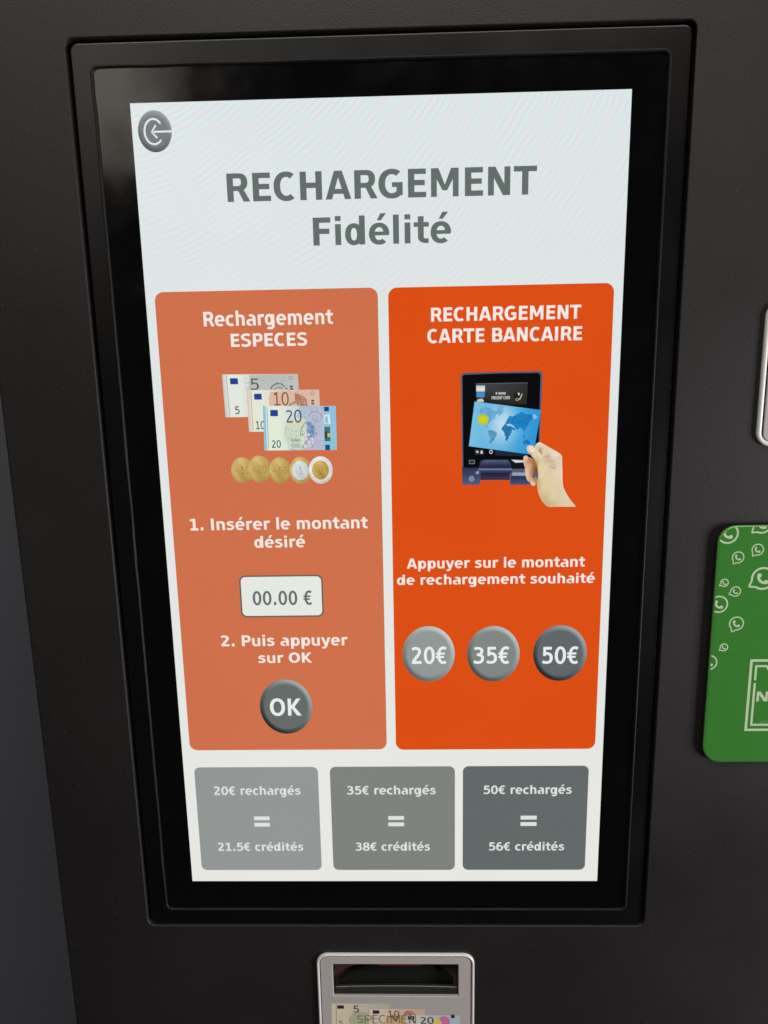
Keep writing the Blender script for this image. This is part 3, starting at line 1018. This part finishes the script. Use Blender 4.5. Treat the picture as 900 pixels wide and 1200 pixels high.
p = Pic(-0.84, 0.003)
GH = lambda pts: GT([(400 + a / 2.25, 450 + b_ / 2.25) for a, b_ in pts])   # finer tracing of the hand
def hp(pts, col):
    p.poly(GH(spline(pts + [pts[0]], 6)[:-1]), col)
def hp(pts, base, blobs, step=1.0):
    """outline in tracing units, base colour and soft patches (cx, cy, rx, ry, colour, weight)"""
    out = spline(pts + [pts[0]], 6)[:-1]
    ctr = [(GH([(bx, by)])[0], rx * 0.0492, ry * 0.0494, col, w) for bx, by, rx, ry, col, w in blobs]
    def shade(x, z):
        c = list(base)
        for (mx_, mz_), rx, rz, col, w in ctr:
            e = w * math.exp(-(((x - mx_) / rx) ** 2 + ((z - mz_) / rz) ** 2))
            c = [a_ + (b2 - a_) * e for a_, b2 in zip(c, col)]
        k2 = 1 + 0.035 * (hash2(round(x, 1), round(z, 1)) - 0.5)
        return tuple(v * k2 for v in c)
    p.group(cells(GH(out), step, shade))

BR, RS, PL, OLV = (150, 98, 62), (206, 158, 138), (240, 226, 208), (204, 182, 132)
hp([(150, 262), (190, 250), (225, 300), (230, 420), (200, 470), (172, 420), (148, 340)], (214, 178, 146), [(230, 380, 40, 110, BR, 0.8), (170, 280, 40, 40, (232, 208, 180), 0.8)])
hp([(215, 270), (270, 290), (330, 360), (345, 470), (300, 480), (270, 440), (262, 370), (220, 320)], (166, 112, 74), [(320, 450, 40, 60, (112, 66, 40), 0.8), (240, 300, 40, 40, (196, 142, 104), 0.7)])
hp([(178, 350), (215, 330), (262, 370), (280, 470), (262, 560), (225, 600), (190, 560), (168, 450)], (216, 172, 138), [(272, 480, 36, 120, BR, 0.75), (195, 500, 28, 90, (234, 202, 172), 0.8), (220, 345, 40, 24, (190, 136, 98), 0.7)])
hp([(225, 560), (262, 540), (300, 570), (322, 620), (290, 655), (258, 645), (235, 610)], (214, 172, 146), [(270, 625, 30, 34, (236, 208, 194), 0.9), (300, 570, 40, 30, BR, 0.6)])
hp([(290, 520), (330, 560), (338, 600), (320, 640), (300, 600)], (182, 128, 92), [])
hp([(298, 128), (318, 92), (362, 74), (400, 90), (470, 130), (560, 182), (632, 226), (656, 262), (660, 340), (664, 440), (668, 560), (676, 650), (706, 730), (760, 820), (812, 890), (846, 934), (780, 938), (640, 938), (486, 938), (430, 900), (380, 830), (346, 740), (332, 640), (340, 540), (350, 440), (330, 330), (310, 220)],
   (222, 203, 170), [(370, 90, 60, 30, PL, 0.9), (560, 230, 120, 60, PL, 0.75), (600, 470, 60, 170, (228, 212, 188), 0.8), (665, 480, 16, 240, (244, 214, 200), 0.9), (345, 640, 40, 160, (198, 168, 124), 0.8), (420, 830, 90, 90, OLV, 0.9), (500, 900, 120, 40, (190, 166, 118), 0.7),
                      (490, 620, 90, 90, (226, 204, 154), 0.8), (700, 820, 80, 90, (220, 210, 178), 0.7), (620, 780, 30, 150, (214, 190, 160), 0.6), (470, 270, 50, 50, (198, 164, 138), 0.8), (520, 350, 60, 40, (206, 174, 150), 0.6), (545, 410, 40, 30, (196, 166, 138), 0.6), (370, 190, 20, 40, (150, 112, 88), 0.8), (640, 270, 30, 50, (206, 192, 176), 0.5)])
for q in ([(440, 328), (470, 322), (500, 326), (552, 312)], [(500, 392), (545, 412), (578, 432)], [(430, 264), (455, 258), (478, 246)]):
    p.line(GH(q), 0.22, (150, 118, 98))
hp([(188, 150), (200, 124), (238, 114), (274, 124), (304, 150), (340, 190), (376, 230), (416, 300), (450, 370), (520, 440), (540, 520), (480, 580), (400, 590), (350, 500), (330, 380), (300, 310), (250, 250), (206, 200)],
   (224, 204, 168), [(250, 150, 50, 34, PL, 0.9), (350, 240, 50, 60, (234, 216, 184), 0.9), (240, 240, 24, 40, (196, 150, 116), 0.8), (320, 350, 34, 70, (196, 158, 112), 0.85), (430, 300, 24, 60, (190, 160, 124), 0.75), (400, 380, 40, 70, (226, 206, 160), 0.7), (500, 450, 40, 60, (214, 190, 156), 0.6), (440, 570, 90, 50, (224, 204, 160), 0.9)])
hp([(230, 172), (262, 156), (296, 172), (310, 196), (288, 214), (252, 206)], (232, 214, 198), [(270, 180, 26, 18, (246, 234, 224), 0.9), (300, 206, 16, 12, (206, 178, 156), 0.8)], 0.6)
p.line(GH([(356, 160), (372, 186), (400, 226)]), 0.28, (140, 104, 80))
sub(p, "hand_picture")

# ================================================================== BANKNOTE ACCEPTOR
face = loft("banknote_acceptor", [
    (-56.4, 57.2, -475, -328.4, 6.0, -3.0),
    (-56.4, 57.2, -475, -328.4, 6.0, -4.3),
    (-56.1, 56.9, -474.7, -328.7, 5.7, -4.5),
    (-47.6, 48.3, -363.6, -334.5, 0.8, -4.5),
    (-47.2, 47.9, -363.2, -334.9, 0.6, -4.1),
    (-47.0, 47.7, -363.0, -335.1, 0.5, -2.5),
], [M_GREY], kiosk)
rim = loft("rim", [
    (-59.0, 59.9, -477.5, -325.8, 8.6, -3.0),
    (-59.0, 59.9, -477.5, -325.8, 8.6, -4.5),
    (-58.6, 59.5, -477.1, -326.2, 8.2, -5.1),
    (-58.1, 59.0, -476.6, -326.7, 7.8, -5.25),
    (-57.5, 58.4, -476.0, -327.3, 7.3, -5.1),
    (-57.1, 58.0, -475.6, -327.7, 6.9, -4.5),
    (-57.0, 57.9, -475.5, -327.8, 6.8, -3.0),
], M_SILVER, face, smooth=True)
loft("rim_groove", [(-57.2, 58.1, -475.7, -327.6, 7.0, -3.15), (-56.2, 57.0, -474.8, -328.6, 5.8, -3.15)], M_GAP, face)

# the slot: a dark throat with a bowed shutter, a red lens above and a ledge below
slot = loft("banknote_slot", [
    (-47.0, 47.7, -363.0, -335.1, 0.5, -2.45),
    (-46.6, 47.3, -362.6, -335.5, 0.5, 6.6),
], M_SLOT, face)
loft("slot_back", [(-46.65, 47.35, -362.65, -335.45, 0.5, 6.5), (-30, 30, -352, -342, 0.4, 6.5)], M_MAROON, face, cap_last=True)
bm = bmesh.new()
N = 28
rows = []
for k in range(N + 1):
    t = -1 + 2 * k / N
    x = 0.4 + 44.0 * t
    zt = -341.3 - 14.5 * abs(t) ** 3.2
    zb = -361.4
    zt = max(zt, zb + 1.0)
    rows.append([bm.verts.new((x / 1000, y / 1000, z / 1000)) for y, z in ((6.4, zt), (5.0, zt - 0.3), (4.6, (zt + zb) / 2), (4.8, zb + 0.3), (6.4, zb))])
for r0, r1 in zip(rows[:-1], rows[1:]):
    for i in range(4):
        f = bm.faces.new((r0[i], r1[i], r1[i + 1], r0[i + 1]))
        f.smooth = True
me = bpy.data.meshes.new("shutter")
bm.to_mesh(me)
bm.free()
link("shutter", me, M_GAP, face)
bm = bmesh.new()
rows = []
for k in range(N + 1):
    t = -1 + 2 * k / N
    x = 0.35 + 46.7 * t
    up = 0.9 * (1 - t * t)
    rows.append([bm.verts.new((x / 1000, y / 1000, z / 1000)) for y, z in ((6.3, -361.3 + up), (2.6, -361.2 + up), (2.2, -361.5 + up), (1.8, -362.0 + 0.5 * up), (-0.6, -362.3), (-2.0, -362.4), (-2.2, -362.8))])
for r0, r1 in zip(rows[:-1], rows[1:]):
    for i in range(6):
        bm.faces.new((r0[i], r1[i], r1[i + 1], r0[i + 1]))
bmesh.ops.recalc_face_normals(bm, faces=bm.faces)
if sum(f.normal.y * f.calc_area() for f in bm.faces) > 0:
    bmesh.ops.reverse_faces(bm, faces=bm.faces)
me = bpy.data.meshes.new("slot_ledge")
bm.to_mesh(me)
bm.free()
link("slot_ledge", me, M_LIP, face)
loft("red_lens", [(-13, 20, -342.6, -337.6, 1.2, 6.4), (-13, 20, -342.6, -337.6, 1.2, 2.6)], M_REDLENS, face, cap_last=True)

# sticker with the specimen notes
GA0 = affine(0.18921, -0.00382, -80.15384, 0.00079, -0.22291, -300.57934)
GA = lambda pts: [(x * 0.9909 + 0.11, z * 0.9909 + 1.07) for x, z in GA0(pts)]
def sticker_note(y, x0, y0, x1, h, paper, tint, num, nb, dark, flag, mark, label, extra=None):
    p = Pic(y, 0.006)
    w = x1 - x0
    n = 8
    g = []
    tone = lambda u: tuple(a + (b_ - a) * min(1, max(0, u * 1.6 - 0.3)) for a, b_ in zip(paper, tint))
    for i in range(n):
        u0, u1 = i / n, (i + 1) / n
        g.append((GA([(x0 + w * u0, y0), (x0 + w * u1, y0), (x0 + w * u1, y0 + h), (x0 + w * u0, y0 + h)]), [tone(u0), tone(u1), tone(u1), tone(u0)]))
    p.group(g)
    pl = lambda pts, c: p.poly(GA(pts), c)
    if extra:
        extra(pl, p)
    pl([(x0 + 18, y0), (x0 + 21, y0), (x0 + 21, y0 + h), (x0 + 18, y0 + h)], tuple(c * 0.8 for c in tint))
    fx, fy = flag
    pl([(fx, fy), (fx + 27, fy), (fx + 27, fy + 14), (fx, fy + 14)], (44, 38, 62))
    a, b_ = GA([nb[0], nb[1]])
    text(p, num, a[0], b_[0], b_[1], abs(a[1] - b_[1]), dark, 0.8)
    if mark:
        a, b_ = GA([mark[0], mark[1]])
        text(p, num, a[0], b_[0], b_[1], abs(a[1] - b_[1]), (96, 100, 84), 0.8)
    o = p.build("banknote_picture", M_PRINT, face)
    o["label"] = label

def sx5(pl, p):
    p.ell(*GA([(288, 400)])[0], 9.5, 7.5, (176, 178, 150), 26)
    pl([(378, 332), (405, 332), (405, 352), (378, 352)], (190, 178, 160))
def sx10(pl, p):
    pl([(462, 372), (474, 360), (496, 362), (516, 378), (516, 415), (470, 415)], (172, 122, 112))
    p.ell(*GA([(432, 402)])[0], 8.0, 6.0, (206, 176, 122), 26)
def sx20(pl, p):
    p.ell(*GA([(628, 405)])[0], 4.6, 5.0, (202, 112, 156), 22)
    p.ell(*GA([(600, 412)])[0], 3.4, 4.4, (212, 200, 110), 20)
    pl([(656, 377), (671, 377), (671, 390), (656, 390)], (34, 36, 52))
    pl([(652, 396), (678, 396), (684, 430), (652, 430)], (168, 190, 208))
sticker_note(-4.53, 168, 332, 405, 150, (212, 202, 178), (186, 182, 172), "5", ((257, 340), (281, 369)), (64, 62, 60), (192, 339), ((198, 402), (212, 420)), "printed 5 euro specimen note", sx5)
sticker_note(-4.65, 320, 353, 550, 150, (216, 204, 186), (206, 176, 156), "10", ((400, 360), (446, 388)), (124, 92, 70), (337, 359), None, "printed 10 euro specimen note", sx10)
sticker_note(-4.77, 470, 378, 694, 150, (204, 208, 196), (176, 184, 194), "20", ((532, 386), (586, 414)), (62, 60, 62), (480, 382), None, "printed 20 euro specimen note", sx20)
p = Pic(-4.90, 0.006)
a, b_ = GA([(274, 378), (514, 412)])
text(p, "SPECIMEN", a[0], b_[0], b_[1], abs(a[1] - b_[1]), (112, 104, 100), 0.34)
p.build("specimen_text", M_PRINT, face)

# ================================================================== CARD READER PLATE (right, mostly out of frame)
reader = loft("card_reader", [
    (241.8, 323.0, 56.5, 138.6, 5.0, -3.0),
    (241.8, 323.0, 56.5, 138.6, 5.0, -4.3),
    (242.1, 322.7, 56.8, 138.3, 4.8, -4.5),
], M_GREY, kiosk, cap_last=True)
loft("rim", [
    (237.4, 327.5, 53.5, 142.6, 8.5, -3.0),
    (237.4, 327.5, 53.5, 142.6, 8.5, -4.5),
    (237.9, 327.0, 54.0, 142.1, 8.1, -5.1),
    (238.8, 326.1, 54.9, 141.2, 7.4, -5.3),
    (239.7, 325.2, 55.8, 140.3, 6.6, -5.1),
    (240.3, 324.6, 56.4, 139.7, 6.0, -4.5),
    (240.4, 324.5, 56.5, 139.6, 5.9, -3.0),
], M_SILVER, reader, smooth=True)
loft("rim_groove", [(240.2, 324.7, 56.3, 139.8, 6.0, -3.15), (242.0, 322.8, 56.6, 138.5, 5.0, -3.15)], M_GAP, reader)

# ================================================================== GREEN SIGN
sign = bpy.data.objects.new("sign", None)
C.objects.link(sign)
sign.location = (0.272, -0.004, -0.082)
sign["label"] = "glossy green plastic sign with pale speech-bubble icons, right of the touchscreen"
sign["category"] = "sign"
GR = (56, 122, 48)
K = 0.986
SX0, SX1, SZ0, SZ1, SR = 217.3, 327.0, -167.2, 2.0, 12.0

def keep(o):
    o.parent = sign
    o.matrix_parent_inverse = Matrix.Translation(-Vector(sign.location))
    return o

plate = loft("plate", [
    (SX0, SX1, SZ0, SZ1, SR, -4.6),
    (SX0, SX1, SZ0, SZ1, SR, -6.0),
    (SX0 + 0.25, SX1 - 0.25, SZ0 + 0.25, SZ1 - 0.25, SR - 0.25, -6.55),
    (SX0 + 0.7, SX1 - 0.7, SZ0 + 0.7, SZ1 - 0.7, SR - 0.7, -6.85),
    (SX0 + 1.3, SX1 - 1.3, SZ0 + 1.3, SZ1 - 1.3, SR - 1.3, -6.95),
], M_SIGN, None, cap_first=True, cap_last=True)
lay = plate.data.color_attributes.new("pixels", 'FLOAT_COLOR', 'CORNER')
for f in plate.data.polygons:      # printed face, paler green on the bevelled edge
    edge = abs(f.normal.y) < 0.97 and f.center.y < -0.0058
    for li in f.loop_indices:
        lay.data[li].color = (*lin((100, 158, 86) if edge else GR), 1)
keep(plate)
for k, (x, z) in enumerate(((SX0 + 16, SZ1 - 16), (SX0 + 16, SZ0 + 16), (SX1 - 16, SZ1 - 16), (SX1 - 16, SZ0 + 16))):
    keep(loft("spacer", [(x - 4, x + 4, z - 4, z + 4, 3.9, -3.0), (x - 4, x + 4, z - 4, z + 4, 3.9, -4.65)], M_GAP))

GS0 = affine(0.15382, 0.01237, 193.68147, -0.00145, -0.16512, 16.95753)
GS = lambda pts: [(x * K + 0.17, z * K + 1.64) for x, z in GS0(pts)]
INK = (186, 206, 172)
bound = rrect(SX0 + 0.8, SX1 - 0.8, SZ0 + 0.8, SZ1 - 0.8, SR - 0.8)

def bubble(cx, cy, r, tail=True, ta=215):
    p = Pic(-6.985, 0.006)
    p.bound = bound
    (x, z) = GS([(cx, cy)])[0]
    R_ = r * 0.153 * K
    w = max(0.75, R_ * 0.17)
    p.arc(x, z, R_ - w / 2, R_ - w / 2, w, ta + 22 if tail else 0, ta + 338 if tail else 360, INK, 40)
    if tail:
        t = math.radians(ta)
        tipx, tipz = x + R_ * 1.32 * math.cos(t), z + R_ * 1.32 * math.sin(t)
        for s in (-1, 1):
            e = math.radians(ta + 22 * s)
            p.line([(x + (R_ - w / 2) * math.cos(e), z + (R_ - w / 2) * math.sin(e)), (tipx, tipz)], w * 0.9, INK)
    # telephone handset
    h = R_ * 0.62
    pts = []
    for k in range(13):
        t = math.radians(168 + 114 * k / 12)
        pts.append((x + 0.30 * h + 0.92 * h * math.cos(t), z + 0.30 * h + 0.92 * h * math.sin(t)))
    p.line(pts, h * 0.36, INK)
    for (px, pz) in (pts[1], pts[-2]):
        d = math.hypot(px - x, pz - z) or 1
        p.ell(px + 0.12 * h, pz + 0.10 * h, h * 0.30, h * 0.30, INK, 18)
    o = p.build("bubble_icon", M_SIGN, None)
    keep(o)

for c in ((200, 130, 46, False), (345, 92, 42, True, 222), (243, 229, 27, True, 238), (327, 197, 27, True, 235), (350, 318, 52, True, 212),
          (184, 336, 19, True, 212), (232, 373, 24, True, 205), (160, 428, 40, False), (236, 511, 33, True, 245), (181, 615, 19, True, 215), (116, 682, 36, False)):
    bubble(*c)

# ticket-shaped outline with its lettering
p = Pic(-6.985, 0.006)
x0, z1 = GS([(296, 668)])[0]
_, z0 = GS([(268, 992)])[0]
wl = 1.75
x0 += 0.2
p.rect(x0, z0, x0 + wl, z1, INK)
p.rect(x0 + wl, z1 - wl, 322, z1, INK)
p.rect(x0 + wl, z0, 322, z0 + wl, INK)
xi, zi1, zi0 = x0 + 3.6, z1 - 4.2, z0 + 3.9
p.rect(xi, zi1 - 11.0, xi + 1.5, zi1, INK)
p.rect(xi, zi0, xi + 1.5, zi1 - 13.0, INK)
p.rect(xi + 1.5, zi1 - 1.5, xi + 8.0, zi1, INK)
p.line([(xi + 7.6, zi1 - 0.6), (xi + 10.2, zi1 - 4.6), (xi + 13.0, zi1 - 4.6)], 1.5, INK)
p.rect(xi + 1.5, zi0, 318, zi0 + 1.5, INK)
keep(p.build("ticket_outline", M_SIGN, None))
p = Pic(-6.985, 0.006)
a, b_ = GS([(328, 812), (374, 856)])
text(p, "N", a[0], b_[0], b_[1], abs(a[1] - b_[1]), INK, 0.8)
a, b_ = GS([(344, 945), (376, 957)])
text(p, "HTT", a[0], b_[0], b_[1], abs(a[1] - b_[1]), (120, 160, 108), 0.8)
keep(p.build("sign_text", M_SIGN, None))
